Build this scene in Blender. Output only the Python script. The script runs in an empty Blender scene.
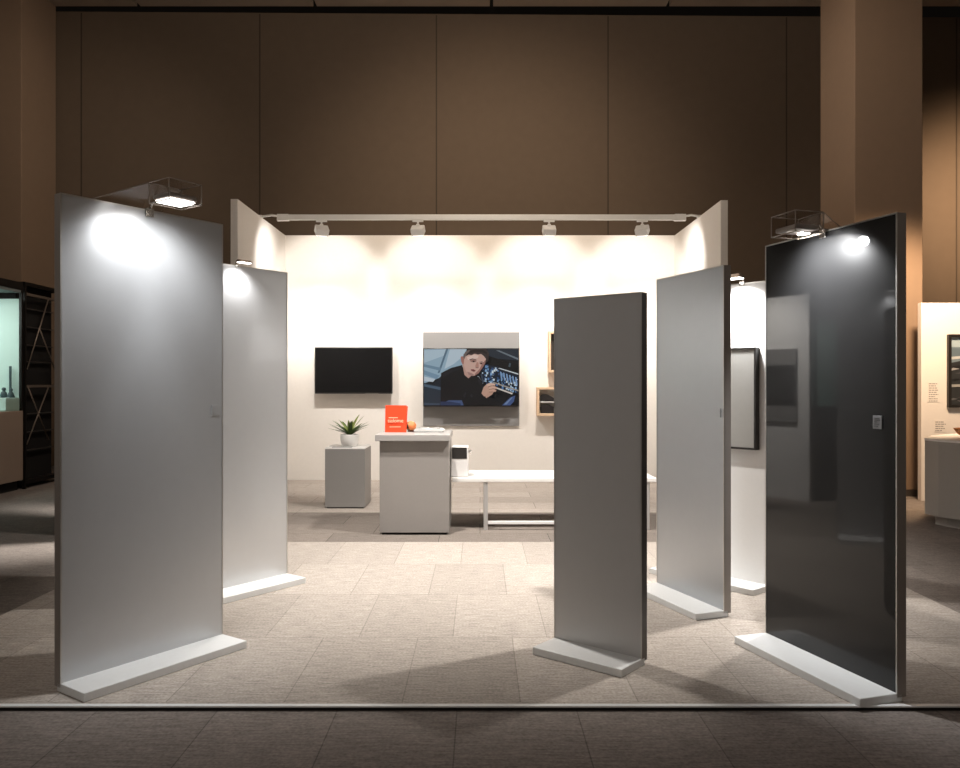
import bpy, bmesh, math, random
from mathutils import Vector, Matrix

random.seed(7)
scene = bpy.context.scene
COL = scene.collection
PI = math.pi
R = math.radians

# ------------------------------------------------------------------ materials
def srgb(r, g, b):
    def f(c):
        c = c / 255.0
        return c / 12.92 if c <= 0.04045 else ((c + 0.055) / 1.055) ** 2.4
    return (f(r), f(g), f(b), 1.0)

def new_mat(name):
    m = bpy.data.materials.new(name)
    m.use_nodes = True
    nt = m.node_tree
    b = nt.nodes.get('Principled BSDF')
    return m, nt, b

def pbr(name, col, rough=0.5, metal=0.0, spec=0.5, coat=0.0, coat_rough=0.03, coat_ior=1.5,
        var=0.0, bump=0.0, scale=40.0):
    """procedural principled material: colour mottled by noise, optional fine bump"""
    m, nt, b = new_mat(name)
    b.inputs['Roughness'].default_value = rough
    b.inputs['Metallic'].default_value = metal
    b.inputs['Specular IOR Level'].default_value = spec
    b.inputs['Coat Weight'].default_value = coat
    b.inputs['Coat Roughness'].default_value = coat_rough
    b.inputs['Coat IOR'].default_value = coat_ior
    tc = nt.nodes.new('ShaderNodeTexCoord')
    nz = nt.nodes.new('ShaderNodeTexNoise')
    nz.inputs['Scale'].default_value = scale
    nz.inputs['Detail'].default_value = 4
    nt.links.new(tc.outputs['Object'], nz.inputs['Vector'])
    rp = nt.nodes.new('ShaderNodeValToRGB')
    c = Vector(col[:3])
    rp.color_ramp.elements[0].position = 0.3
    rp.color_ramp.elements[1].position = 0.7
    rp.color_ramp.elements[0].color = (*(c * (1 - var)), 1)
    rp.color_ramp.elements[1].color = (*(c * (1 + var)), 1)
    nt.links.new(nz.outputs['Fac'], rp.inputs['Fac'])
    nt.links.new(rp.outputs['Color'], b.inputs['Base Color'])
    if bump:
        bp = nt.nodes.new('ShaderNodeBump')
        bp.inputs['Strength'].default_value = bump
        bp.inputs['Distance'].default_value = 0.002
        nt.links.new(nz.outputs['Fac'], bp.inputs['Height'])
        nt.links.new(bp.outputs['Normal'], b.inputs['Normal'])
    return m

def emis(name, col, strength):
    m, nt, b = new_mat(name)
    b.inputs['Base Color'].default_value = col
    b.inputs['Emission Color'].default_value = col
    b.inputs['Emission Strength'].default_value = strength
    return m

def carpet(name, c1, c2, seam, rot=PI / 2, bw=0.92, bh=0.46, off=(0, 0)):
    """carpet planks laid in staggered rows, each a slightly different shade, with pile"""
    m, nt, b = new_mat(name)
    N, L = nt.nodes, nt.links
    b.inputs['Roughness'].default_value = 0.95
    b.inputs['Specular IOR Level'].default_value = 0.1
    tc = N.new('ShaderNodeTexCoord')
    mp = N.new('ShaderNodeMapping')
    mp.inputs['Rotation'].default_value = (0, 0, rot)
    mp.inputs['Location'].default_value = (off[0], off[1], 0)
    L.new(tc.outputs['Object'], mp.inputs['Vector'])
    br = N.new('ShaderNodeTexBrick')
    br.offset = 0.37
    br.inputs['Scale'].default_value = 1.0
    br.inputs['Brick Width'].default_value = bw
    br.inputs['Row Height'].default_value = bh
    br.inputs['Mortar Size'].default_value = 0.003
    br.inputs['Mortar Smooth'].default_value = 0.2
    br.inputs['Bias'].default_value = 0.0
    br.inputs['Color1'].default_value = c1
    br.inputs['Color2'].default_value = c2
    br.inputs['Mortar'].default_value = seam
    L.new(mp.outputs['Vector'], br.inputs['Vector'])
    nz = N.new('ShaderNodeTexNoise')
    nz.inputs['Scale'].default_value = 75
    nz.inputs['Detail'].default_value = 3
    L.new(tc.outputs['Object'], nz.inputs['Vector'])
    wv = N.new('ShaderNodeTexNoise')
    wv.inputs['Scale'].default_value = 9
    wv.inputs['Detail'].default_value = 6
    mp2 = N.new('ShaderNodeMapping')
    mp2.inputs['Scale'].default_value = (1.0, 8.0, 1.0)
    L.new(tc.outputs['Object'], mp2.inputs['Vector'])
    L.new(mp2.outputs['Vector'], wv.inputs['Vector'])
    ad = N.new('ShaderNodeMath'); ad.operation = 'ADD'
    L.new(nz.outputs['Fac'], ad.inputs[0]); L.new(wv.outputs['Fac'], ad.inputs[1])
    mr = N.new('ShaderNodeMapRange')
    mr.inputs['From Min'].default_value = 0.65
    mr.inputs['From Max'].default_value = 1.35
    mr.inputs['To Min'].default_value = 0.62
    mr.inputs['To Max'].default_value = 1.3
    L.new(ad.outputs[0], mr.inputs['Value'])
    mx = N.new('ShaderNodeMixRGB'); mx.blend_type = 'MULTIPLY'
    mx.inputs['Fac'].default_value = 1
    L.new(br.outputs['Color'], mx.inputs['Color1'])
    L.new(mr.outputs['Result'], mx.inputs['Color2'])
    L.new(mx.outputs['Color'], b.inputs['Base Color'])
    bp = N.new('ShaderNodeBump')
    bp.inputs['Strength'].default_value = 0.5
    bp.inputs['Distance'].default_value = 0.004
    L.new(nz.outputs['Fac'], bp.inputs['Height'])
    L.new(bp.outputs['Normal'], b.inputs['Normal'])
    return m

def clear(name, tint=(1, 1, 1, 1), refl=0.12):
    m, nt, b = new_mat(name)
    N, L = nt.nodes, nt.links
    N.remove(b)
    out = [n for n in N if n.type == 'OUTPUT_MATERIAL'][0]
    tr = N.new('ShaderNodeBsdfTransparent'); tr.inputs['Color'].default_value = tint
    gl = N.new('ShaderNodeBsdfGlossy'); gl.inputs['Roughness'].default_value = 0.03
    fr = N.new('ShaderNodeLayerWeight'); fr.inputs['Blend'].default_value = 0.25
    mr = N.new('ShaderNodeMapRange')
    mr.inputs['To Min'].default_value = refl * 0.3
    mr.inputs['To Max'].default_value = min(1.0, refl * 4)
    L.new(fr.outputs['Fresnel'], mr.inputs['Value'])
    ms = N.new('ShaderNodeMixShader')
    L.new(mr.outputs['Result'], ms.inputs['Fac'])
    L.new(tr.outputs[0], ms.inputs[1]); L.new(gl.outputs[0], ms.inputs[2])
    L.new(ms.outputs[0], out.inputs['Surface'])
    return m

def vcol_emit(name, strength=1.0, rough=0.2):
    m, nt, b = new_mat(name)
    at = nt.nodes.new('ShaderNodeVertexColor'); at.layer_name = 'Col'
    nt.links.new(at.outputs['Color'], b.inputs['Emission Color'])
    b.inputs['Base Color'].default_value = (0.01, 0.01, 0.01, 1)
    b.inputs['Emission Strength'].default_value = strength
    b.inputs['Roughness'].default_value = rough
    return m

def vcol_diff(name, rough=0.5):
    m, nt, b = new_mat(name)
    at = nt.nodes.new('ShaderNodeVertexColor'); at.layer_name = 'Col'
    nt.links.new(at.outputs['Color'], b.inputs['Base Color'])
    b.inputs['Roughness'].default_value = rough
    return m

M = {}
M['wall_white'] = pbr('wall_white', (0.80, 0.765, 0.72), 0.85, var=0.012, bump=0.05, scale=25)
M['partition'] = pbr('partition_white', (0.78, 0.74, 0.70), 0.8, var=0.012)
M['brown_wall'] = pbr('brown_wall', (0.132, 0.096, 0.068), 0.9, var=0.03, scale=6)
M['pillar'] = pbr('pillar_paint', (0.24, 0.165, 0.112), 0.85, var=0.02, scale=8)
M['seam'] = pbr('seam_dark', (0.06, 0.044, 0.032), 0.9)
M['ceiling'] = pbr('ceiling_tile', (0.40, 0.31, 0.24), 0.9, var=0.04, scale=3)
M['black_gap'] = pbr('black_gap', (0.006, 0.005, 0.005), 0.9)
M['carpet_stage'] = carpet('carpet_stage', (0.43, 0.385, 0.345, 1), (0.36, 0.322, 0.287, 1), (0.28, 0.25, 0.222, 1), rot=0, bw=0.52, bh=0.9, off=(0.15, 0.08))
M['carpet_strip'] = carpet('carpet_strip', (0.22, 0.19, 0.167, 1), (0.18, 0.155, 0.138, 1), (0.08, 0.07, 0.062, 1), rot=0, bw=1.0, bh=0.5)
M['carpet_back'] = carpet('carpet_back', (0.42, 0.37, 0.33, 1), (0.34, 0.30, 0.265, 1), (0.2, 0.175, 0.155, 1), rot=0, bw=1.0, bh=0.45)
M['carpet_hall'] = carpet('carpet_hall', (0.23, 0.20, 0.181, 1), (0.18, 0.157, 0.142, 1), (0.14, 0.122, 0.11, 1), rot=0, bw=0.52, bh=0.9, off=(0.1, 0.05))
M['alu'] = pbr('brushed_aluminium', (0.62, 0.60, 0.57), 0.35, metal=0.9, var=0.03)
M['chrome'] = pbr('chrome', (0.75, 0.73, 0.70), 0.15, metal=1.0)
M['white_paint'] = pbr('white_powder_coat', (0.78, 0.78, 0.77), 0.35, var=0.01)
M['plate_white'] = pbr('plate_white', (0.74, 0.75, 0.75), 0.4, var=0.015)
M['silver_face'] = pbr('silver_face', (0.58, 0.59, 0.605), 0.31, metal=0.5, spec=0.5, var=0.01, scale=15)
M['gloss_face'] = pbr('gloss_light_face', (0.58, 0.585, 0.595), 0.32, metal=0.5, coat=0.5, coat_rough=0.04, var=0.008, scale=15)
M['blue_grey_face'] = pbr('blue_grey_face', (0.42, 0.435, 0.455), 0.33, metal=0.65, var=0.01, scale=15)
M['dark_grey_face'] = pbr('dark_grey_face', (0.56, 0.55, 0.54), 0.40, metal=0.2, var=0.01, scale=15)
M['black_face'] = pbr('black_gloss_face', (0.007, 0.007, 0.0072), 0.36, spec=0.14, coat=1.0, coat_rough=0.025, coat_ior=1.33)
M['white_face'] = pbr('white_face', (0.80, 0.80, 0.795), 0.5, var=0.01)
M['edge_brown'] = pbr('edge_dark_bronze', (0.10, 0.088, 0.08), 0.45, metal=0.5)
M['edge_grey'] = pbr('edge_grey', (0.30, 0.285, 0.275), 0.45, metal=0.5)
M['edge_mid'] = pbr('edge_mid_bronze', (0.34, 0.305, 0.28), 0.5, metal=0.2)
M['acrylic'] = clear('clear_acrylic', (0.90, 0.88, 0.86, 1), 0.02)
M['acrylic_edge'] = pbr('acrylic_edge', (0.30, 0.25, 0.21), 0.25, spec=0.8)
M['glass'] = clear('showcase_glass', (0.86, 0.93, 0.90, 1), 0.08)
M['led'] = emis('led_white', (1, 0.98, 0.95, 1), 9.0)
M['led_warm'] = emis('led_warm', (1, 0.93, 0.85, 1), 12.0)
M['desk_grey'] = pbr('desk_grey', (0.29, 0.27, 0.256), 0.5, var=0.012)
M['plinth_grey'] = pbr('plinth_grey', (0.22, 0.208, 0.198), 0.5, var=0.012)
M['white_top'] = pbr('white_laminate', (0.80, 0.78, 0.76), 0.4, var=0.01)
M['worktop'] = pbr('worktop_pale_grey', (0.38, 0.365, 0.355), 0.4, var=0.01)
M['tv_black'] = pbr('tv_black_plastic', (0.012, 0.011, 0.011), 0.4)
M['tv_screen'] = pbr('tv_screen_off', (0.008, 0.008, 0.0085), 0.22, spec=0.35)
M['board_grey'] = pbr('board_grey', (0.235, 0.23, 0.228), 0.6, var=0.01)
M['pale_wood'] = pbr('pale_wood', (0.66, 0.47, 0.31), 0.55, var=0.06, scale=30)
M['dark_brown'] = pbr('dark_brown', (0.03, 0.022, 0.018), 0.5, var=0.2, scale=12)
M['dark_obj'] = pbr('dark_leather', (0.018, 0.015, 0.015), 0.4, var=0.15)
M['red'] = pbr('orange_red_card', (0.86, 0.075, 0.022), 0.45, var=0.02)
M['cream_ink'] = pbr('cream_ink', (0.95, 0.66, 0.45), 0.6)
M['paper'] = pbr('paper_white', (0.80, 0.785, 0.765), 0.6, var=0.02)
M['paper_grey'] = pbr('paper_grey', (0.30, 0.295, 0.29), 0.6, var=0.1)
M['page_black'] = pbr('cover_black', (0.04, 0.04, 0.045), 0.4)
M['orange_obj'] = pbr('orange_ornament', (0.70, 0.22, 0.07), 0.6, var=0.25, bump=0.4, scale=24)
M['brown_obj'] = pbr('brown_stalk', (0.10, 0.035, 0.02), 0.7, var=0.2)
M['leaf'] = pbr('leaf_green', (0.09, 0.165, 0.045), 0.45, var=0.25, scale=20)
M['leaf_pale'] = pbr('leaf_yellow_green', (0.26, 0.32, 0.08), 0.45, var=0.2, scale=20)
M['soil'] = pbr('soil', (0.03, 0.022, 0.016), 0.95, var=0.3, bump=0.6)
M['ceramic'] = pbr('white_ceramic', (0.74, 0.72, 0.69), 0.3, var=0.01)
M['device_white'] = pbr('device_white', (0.68, 0.66, 0.65), 0.4, var=0.01)
M['device_screen'] = pbr('device_dark', (0.03, 0.028, 0.027), 0.25)
M['black_metal'] = pbr('black_metal', (0.012, 0.010, 0.009), 0.5, metal=0.3)
M['brace_metal'] = pbr('brace_grey_metal', (0.26, 0.21, 0.175), 0.4, metal=0.5)
M['case_base'] = pbr('case_base_tan', (0.33, 0.25, 0.20), 0.7, var=0.02)
M['case_mint'] = pbr('case_mint', (0.60, 0.72, 0.68), 0.8, var=0.01)
M['case_ceil'] = pbr('case_ceiling', (0.15, 0.17, 0.17), 0.8)
M['exhibit_dark'] = pbr('exhibit_dark', (0.05, 0.075, 0.085), 0.5, var=0.2)
M['counter_grey'] = pbr('counter_grey', (0.34, 0.315, 0.29), 0.5, var=0.01)
M['bowl_orange'] = pbr('bowl_orange', (0.72, 0.27, 0.07), 0.4, var=0.1)
M['frame_black'] = pbr('frame_black', (0.014, 0.012, 0.011), 0.4)
M['canvas_grey'] = pbr('canvas_grey', (0.29, 0.285, 0.27), 0.7, var=0.012)
M['plaque'] = pbr('plaque_grey', (0.13, 0.128, 0.126), 0.5, var=0.02)
M['plaque_ink'] = pbr('plaque_ink', (0.05, 0.05, 0.05), 0.6)
M['ink'] = pbr('ink_grey', (0.28, 0.26, 0.25), 0.7)
M['vscreen'] = vcol_emit('screen_picture', 1.15)
M['vprint'] = vcol_diff('printed_picture')

# ------------------------------------------------------------------ mesh helpers
def bx(bm, x0, x1, y0, y1, z0, z1, bevel=0.0, mat=0, seg=2):
    vs = [bm.verts.new(p) for p in [(x0, y0, z0), (x1, y0, z0), (x1, y1, z0), (x0, y1, z0),
                                    (x0, y0, z1), (x1, y0, z1), (x1, y1, z1), (x0, y1, z1)]]
    fs = [(0, 3, 2, 1), (4, 5, 6, 7), (0, 1, 5, 4), (1, 2, 6, 5), (2, 3, 7, 6), (3, 0, 4, 7)]
    faces = [bm.faces.new([vs[i] for i in f]) for f in fs]
    for f in faces:
        f.material_index = mat
    if bevel:
        es = list({e for f in faces for e in f.edges})
        r = bmesh.ops.bevel(bm, geom=es, offset=bevel, segments=seg, affect='EDGES', profile=0.5)
        for f in r['faces']:
            f.material_index = mat
    return bm

def prism(bm, pts, z0, z1, bevel=0.0):
    """extrude an xy polygon (counter-clockwise) from z0 to z1"""
    lo = [bm.verts.new((x, y, z0)) for x, y in pts]
    hi = [bm.verts.new((x, y, z1)) for x, y in pts]
    n = len(pts)
    fs = [bm.faces.new(list(reversed(lo))), bm.faces.new(hi)]
    for i in range(n):
        fs.append(bm.faces.new([lo[i], lo[(i + 1) % n], hi[(i + 1) % n], hi[i]]))
    if bevel:
        es = list({e for f in fs[:2] for e in f.edges})
        bmesh.ops.bevel(bm, geom=es, offset=bevel, segments=2, affect='EDGES')
    return bm

def tube(bm, pts, r, n=10, caps=True):
    """round tube along a polyline"""
    pts = [Vector(p) for p in pts]
    rings = []
    prev = None
    for i, p in enumerate(pts):
        if i == 0:
            d = pts[1] - pts[0]
        elif i == len(pts) - 1:
            d = pts[-1] - pts[-2]
        else:
            d = (pts[i + 1] - pts[i]).normalized() + (pts[i] - pts[i - 1]).normalized()
        d.normalize()
        if prev is None:
            a = Vector((0, 0, 1)) if abs(d.z) < 0.9 else Vector((1, 0, 0))
            u = d.cross(a).normalized()
        else:
            u = (prev - d * prev.dot(d)).normalized()
        prev = u
        v = d.cross(u)
        rr = r[i] if isinstance(r, (list, tuple)) else r
        rings.append([bm.verts.new(p + u * rr * math.cos(2 * PI * k / n) + v * rr * math.sin(2 * PI * k / n)) for k in range(n)])
    for a, b in zip(rings, rings[1:]):
        for k in range(n):
            f = bm.faces.new([a[k], a[(k + 1) % n], b[(k + 1) % n], b[k]])
            f.smooth = True
    if caps:
        bm.faces.new(list(reversed(rings[0])))
        bm.faces.new(rings[-1])
    return bm

def lathe(bm, prof, n=32, c=(0, 0, 0)):
    """revolve (r, z) profile about z"""
    rings = []
    for r, z in prof:
        if r < 1e-6:
            rings.append([bm.verts.new((c[0], c[1], c[2] + z))])
        else:
            rings.append([bm.verts.new((c[0] + r * math.cos(2 * PI * k / n), c[1] + r * math.sin(2 * PI * k / n), c[2] + z)) for k in range(n)])
    for a, b in zip(rings, rings[1:]):
        for k in range(n):
            A = [a[0]] if len(a) == 1 else [a[k], a[(k + 1) % n]]
            B = [b[0]] if len(b) == 1 else [b[(k + 1) % n], b[k]]
            f = bm.faces.new(A + B)
            f.smooth = True
    return bm

def link(o, parent=None):
    COL.objects.link(o)
    if parent is not None:
        o.parent = parent
    return o

def obj(name, bm, mats, parent=None, label=None):
    if not isinstance(mats, (list, tuple)):
        mats = [mats]
    bmesh.ops.recalc_face_normals(bm, faces=bm.faces)
    me = bpy.data.meshes.new(name)
    bm.to_mesh(me)
    bm.free()
    for m in mats:
        me.materials.append(m)
    o = bpy.data.objects.new(name, me)
    link(o, parent)
    if label:
        o['label'] = label
    return o

def thing(name, label, cat, loc=(0, 0, 0), rz=0.0, group=None):
    o = bpy.data.objects.new(name, None)
    o.empty_display_size = 0.1
    o.location = loc
    o.rotation_euler = (0, 0, rz)
    link(o)
    o['label'] = label
    o['category'] = cat
    if group:
        o['group'] = group
    return o

def tag(o, label, cat, group=None):
    o['label'] = label
    o['category'] = cat
    if group:
        o['group'] = group
    return o

def struct(name, bm, mats, label, cat):
    o = obj(name, bm, mats)
    o['kind'] = 'structure'
    o['label'] = label
    o['category'] = cat
    return o

def B():
    return bmesh.new()

def box(*a, **k):
    return bx(bmesh.new(), *a, **k)

def light(name, kind, loc, target, energy, col=(1, 1, 1), parent=None, **kw):
    l = bpy.data.lights.new(name, kind)
    l.energy = energy
    l.color = col
    for k, v in kw.items():
        setattr(l, k, v)
    o = bpy.data.objects.new(name, l)
    o.location = loc
    d = Vector(target) - Vector(loc)
    o.rotation_euler = d.to_track_quat('-Z', 'Y').to_euler()
    link(o, parent)
    return o

def copy_tree(o, parent=None):
    c = o.copy()
    COL.objects.link(c)
    c.parent = parent
    for ch in list(o.children):
        copy_tree(ch, c)
    return c

def text_mesh(name, s, size, mat, loc, rot, parent, extrude=0.0008):
    cu = bpy.data.curves.new(name, 'FONT')
    cu.body = s
    cu.size = size
    cu.extrude = extrude
    cu.align_x = 'CENTER'
    cu.align_y = 'CENTER'
    tmp = bpy.data.objects.new(name + '_tmp', cu)
    COL.objects.link(tmp)
    dg = bpy.context.evaluated_depsgraph_get()
    me = bpy.data.meshes.new_from_object(tmp.evaluated_get(dg))
    bpy.data.objects.remove(tmp)
    me.materials.clear()
    me.materials.append(mat)
    o = bpy.data.objects.new(name, me)
    o.location = loc
    o.rotation_euler = rot
    link(o, parent)
    return o

# ------------------------------------------------------------------ camera
# camera at the origin looking along +Y, eye height 1.4 m, 30 mm lens
cam = bpy.data.cameras.new('camera')
cam.lens = 30.0
cam.sensor_width = 36.0
co = bpy.data.objects.new('camera', cam)
co.location = (0, 0, 1.4)
co.rotation_euler = (PI / 2, 0, 0)
link(co)
scene.camera = co

# ------------------------------------------------------------------ setting
HALL_Z = -0.018
struct('floor_hall', box(-14, 14, -3, 15.5, -0.30, HALL_Z), M['carpet_hall'],
       'dark brown carpet planks of the exhibition hall around the booth', 'floor')
struct('floor_stage', box(-2.90, 2.93, 3.495, 7.09, HALL_Z, 0.0), M['carpet_stage'],
       'pale beige carpet plank floor under the freestanding panels', 'floor')
struct('floor_strip', box(-2.92, 2.93, 7.09, 8.72, HALL_Z, 0.0), M['carpet_strip'],
       'darker grey carpet strip between pale stage and back of booth', 'floor')
struct('floor_booth', box(-2.92, 2.93, 8.72, 11.67, HALL_Z, 0.0), M['carpet_back'],
       'beige carpet at the back of the booth under the screens', 'floor')
struct('trim_1', box(-6.0, 6.0, 3.468, 3.495, -0.004, 0.004, bevel=0.002), M['plate_white'],
       'thin aluminium edging strip along the front of the booth floor', 'trim')

struct('trim_4', box(-6.0, 6.0, 3.472, 3.495, HALL_Z, -0.004), M['black_gap'],  # solid black strip stands for the shade below the edging lip
       'black strip painted as the shade under the aluminium floor edging', 'trim')

# booth walls
BY, BH, T = 11.67, 3.57, 0.085
struct('wall_back', box(-2.84 - T, 2.84 + T, BY, BY + T, HALL_Z, BH, bevel=0.004), M['wall_white'],
       'white back wall of the booth washed by four track spots', 'wall')
struct('wall_left', box(-2.84 - T, -2.84, 9.38, BY, HALL_Z, BH, bevel=0.004), M['wall_white'],
       'short white left side wall of the booth', 'wall')
struct('wall_right', box(2.84, 2.84 + T, 9.44, BY, HALL_Z, BH, bevel=0.004), M['wall_white'],
       'short white right side wall of the booth', 'wall')

# tall brown hall wall with panel joints, dark gap, ceiling
bm = B()
yl, yr = 13.95, 14.35
def wall_y(x): return yl + (x + 14) / 28 * (yr - yl)
WT = 7.94
prism(bm, [(-14, yl), (14, yr), (14, yr + 0.3), (-14, yl + 0.3)], HALL_Z, WT)
W = struct('wall_hall', bm, M['brown_wall'], 'tall dark brown panelled hall wall behind the booth', 'wall')
bm = B()
for x in (-7.0, -3.88, -0.77, 2.27, 5.45, 8.5):
    y = wall_y(x)
    bx(bm, x - 0.012, x + 0.012, y - 0.004, y + 0.05, HALL_Z, WT - 0.02)
struct('trim_2', bm, M['seam'], 'thin vertical joints between the brown hall wall panels', 'trim')
struct('trim_3', box(-14, 14, 13.7, 15.0, 8.25, 8.27), M['black_gap'], 'black shadow gap between hall wall and ceiling', 'trim')
bm = B()
for i in range(10):
    x0 = -15.2 + i * 3.08
    bx(bm, x0 + 0.03, x0 + 3.05, -3, 13.98, 8.0, 8.2)
struct('ceiling', bm, M['ceiling'], 'dark brown hall ceiling panels', 'ceiling')

# pillars
struct('wall_pillar_left', box(-9.4, -7.42, 12.95, 14.0, HALL_Z, 8.0, bevel=0.01), M['pillar'],
       'tan square pillar rising behind the glass showcase', 'pillar')
struct('wall_pillar_right', box(4.73, 5.59, 10.1, 11.12, 0.06, 8.0, bevel=0.01), M['pillar'],
       'tan square pillar behind the black panel, lit orange low down', 'pillar')
struct('baseboard_pillar', box(4.735, 5.585, 10.105, 11.115, HALL_Z, 0.06), M['edge_brown'],
       'dark base under the right pillar', 'baseboard')

# ------------------------------------------------------------------ freestanding panels
def panel(label, A, Bp, H, t, face, edge, plate_d=0.20, plaque=None):
    """A = near end, Bp = far end of the front face on the floor. local -Y is the front."""
    A, Bp = Vector((A[0], A[1], 0)), Vector((Bp[0], Bp[1], 0))
    mid = (A + Bp) / 2
    d = (Bp - A)
    L = d.length
    d.normalize()
    n = Vector((d.y, -d.x, 0))
    if n.dot(-mid) < 0:
        n = -n
    rz = math.atan2(n.x, -n.y)
    root = thing('display_stand', label, 'display stand', mid, rz)
    lx = Vector((math.cos(rz), math.sin(rz), 0))
    h = L / 2
    near = -1 if lx.dot(A - mid) < 0 else 1          # local side of the near end
    zb = 0.022
    obj('board', box(-h + 0.004, h - 0.004, 0.0, t - 0.008, zb, H - 0.004, bevel=0.002), face, root)
    fr = B()                                          # slim edge frame on all sides and a back sheet
    bx(fr, -h, -h + 0.004, 0.002, t, zb, H)
    bx(fr, h - 0.004, h, 0.002, t, zb, H)
    bx(fr, -h + 0.004, h - 0.004, 0.002, t, H - 0.004, H)
    bx(fr, -h + 0.004, h - 0.004, t - 0.008, t, zb, H - 0.004)
    obj('edge_frame', fr, edge, root)
    lip = B()
    for s in (-1, 1):
        bx(lip, min(s * h, s * (h - 0.006)), max(s * h, s * (h - 0.006)), -0.002, 0.003, zb, H)
    bx(lip, -h, h, -0.002, 0.003, H - 0.006, H + 0.001)
    obj('bright_edge', lip, M['alu'], root)
    obj('base_plate', box(-h, h, -plate_d, t * 0.6, 0.0, 0.040, bevel=0.004), M['plate_white'], root, 'flat white base plate')
    for s in (-1, 1):
        ft = B()
        lathe(ft, [(0.0, 0), (0.016, 0), (0.016, 0.010), (0.008, 0.014), (0.008, 0.024), (0.0, 0.024)], 16, (s * (h - 0.03), t - 0.014, 0))
        obj('levelling_foot', ft, M['chrome'], root)
    if plaque:
        u, z, w, hh, mt = plaque
        x = -near * h + near * u * L                  # u measured from the far end
        p = obj('information_plaque', box(x - w / 2, x + w / 2, -0.005, 0, z - hh / 2, z + hh / 2, bevel=0.001), mt, root, 'small square grey plaque')
        tx = B()
        for zz, ww in ((0.30, 0.62), (0.16, 0.70), (0.02, 0.40), (-0.14, 0.62), (-0.30, 0.5)):
            x0 = x - w * 0.38
            bx(tx, x0, x0 + w * ww, -0.0062, -0.005, z + hh * zz - hh * 0.03, z + hh * zz + hh * 0.03)
        obj('plaque_text', tx, M['plaque_ink'] if face is M['black_face'] else mt, p)
    root['near'] = near
    return root, L, near

P1, L1, n1 = panel('large silver panel in the left foreground under an acrylic lamp',
           (-1.905, 3.63), (-1.400, 4.355), 2.268, 0.05, M['silver_face'], M['edge_mid'],
           plaque=(0.06, 1.26, 0.045, 0.055, M['silver_face']))
P2, L2, n2 = panel('glossy pale grey panel standing behind the large silver panel',
           (-1.904, 5.058), (-1.384, 5.747), 2.20, 0.05, M['gloss_face'], M['edge_grey'])
P3, L3, n3 = panel('white panel with a black framed grey board, partly behind the black panel',
           (1.955, 5.41), (1.40, 6.045), 2.10, 0.05, M['white_face'], M['edge_grey'])
P4, L4, n4 = panel('blue grey satin panel on the right, left of the white panel',
           (1.464, 4.80), (1.212, 5.487), 2.115, 0.05, M['blue_grey_face'], M['edge_mid'],
           plaque=(0.93, 1.225, 0.045, 0.055, M['blue_grey_face']))
P5, L5, n5 = panel('smaller dark grey matt panel right of centre, without a lamp',
           (0.801, 3.962), (0.398, 4.294), 1.856, 0.055, M['dark_grey_face'], M['edge_brown'])
P6, L6, n6 = panel('black high gloss panel in the right foreground reflecting the room',
           (1.833, 3.515), (1.563, 4.38), 2.155, 0.05, M['black_face'], M['edge_mid'],
           plaque=(0.88, 1.227, 0.052, 0.06, M['plaque']))
# white wall section with a screen: visible as the reflection in the black panel
hs = thing('display_stand', 'white panel with grey mounted screen, seen only reflected in the black panel', 'display stand', (-3.38, 7.58, HALL_Z), R(90))
obj('board', box(-0.26, 0.62, 0.0, 0.06, 0.0, 2.5, bevel=0.003), M['white_face'], hs)
obj('mounting_board', box(-0.10, 0.40, -0.03, 0, 0.95, 1.85, bevel=0.003), M['board_grey'], hs)
obj('screen', box(-0.08, 0.38, -0.06, -0.03, 1.2, 1.65, bevel=0.003), M['tv_screen'], hs)

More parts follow.
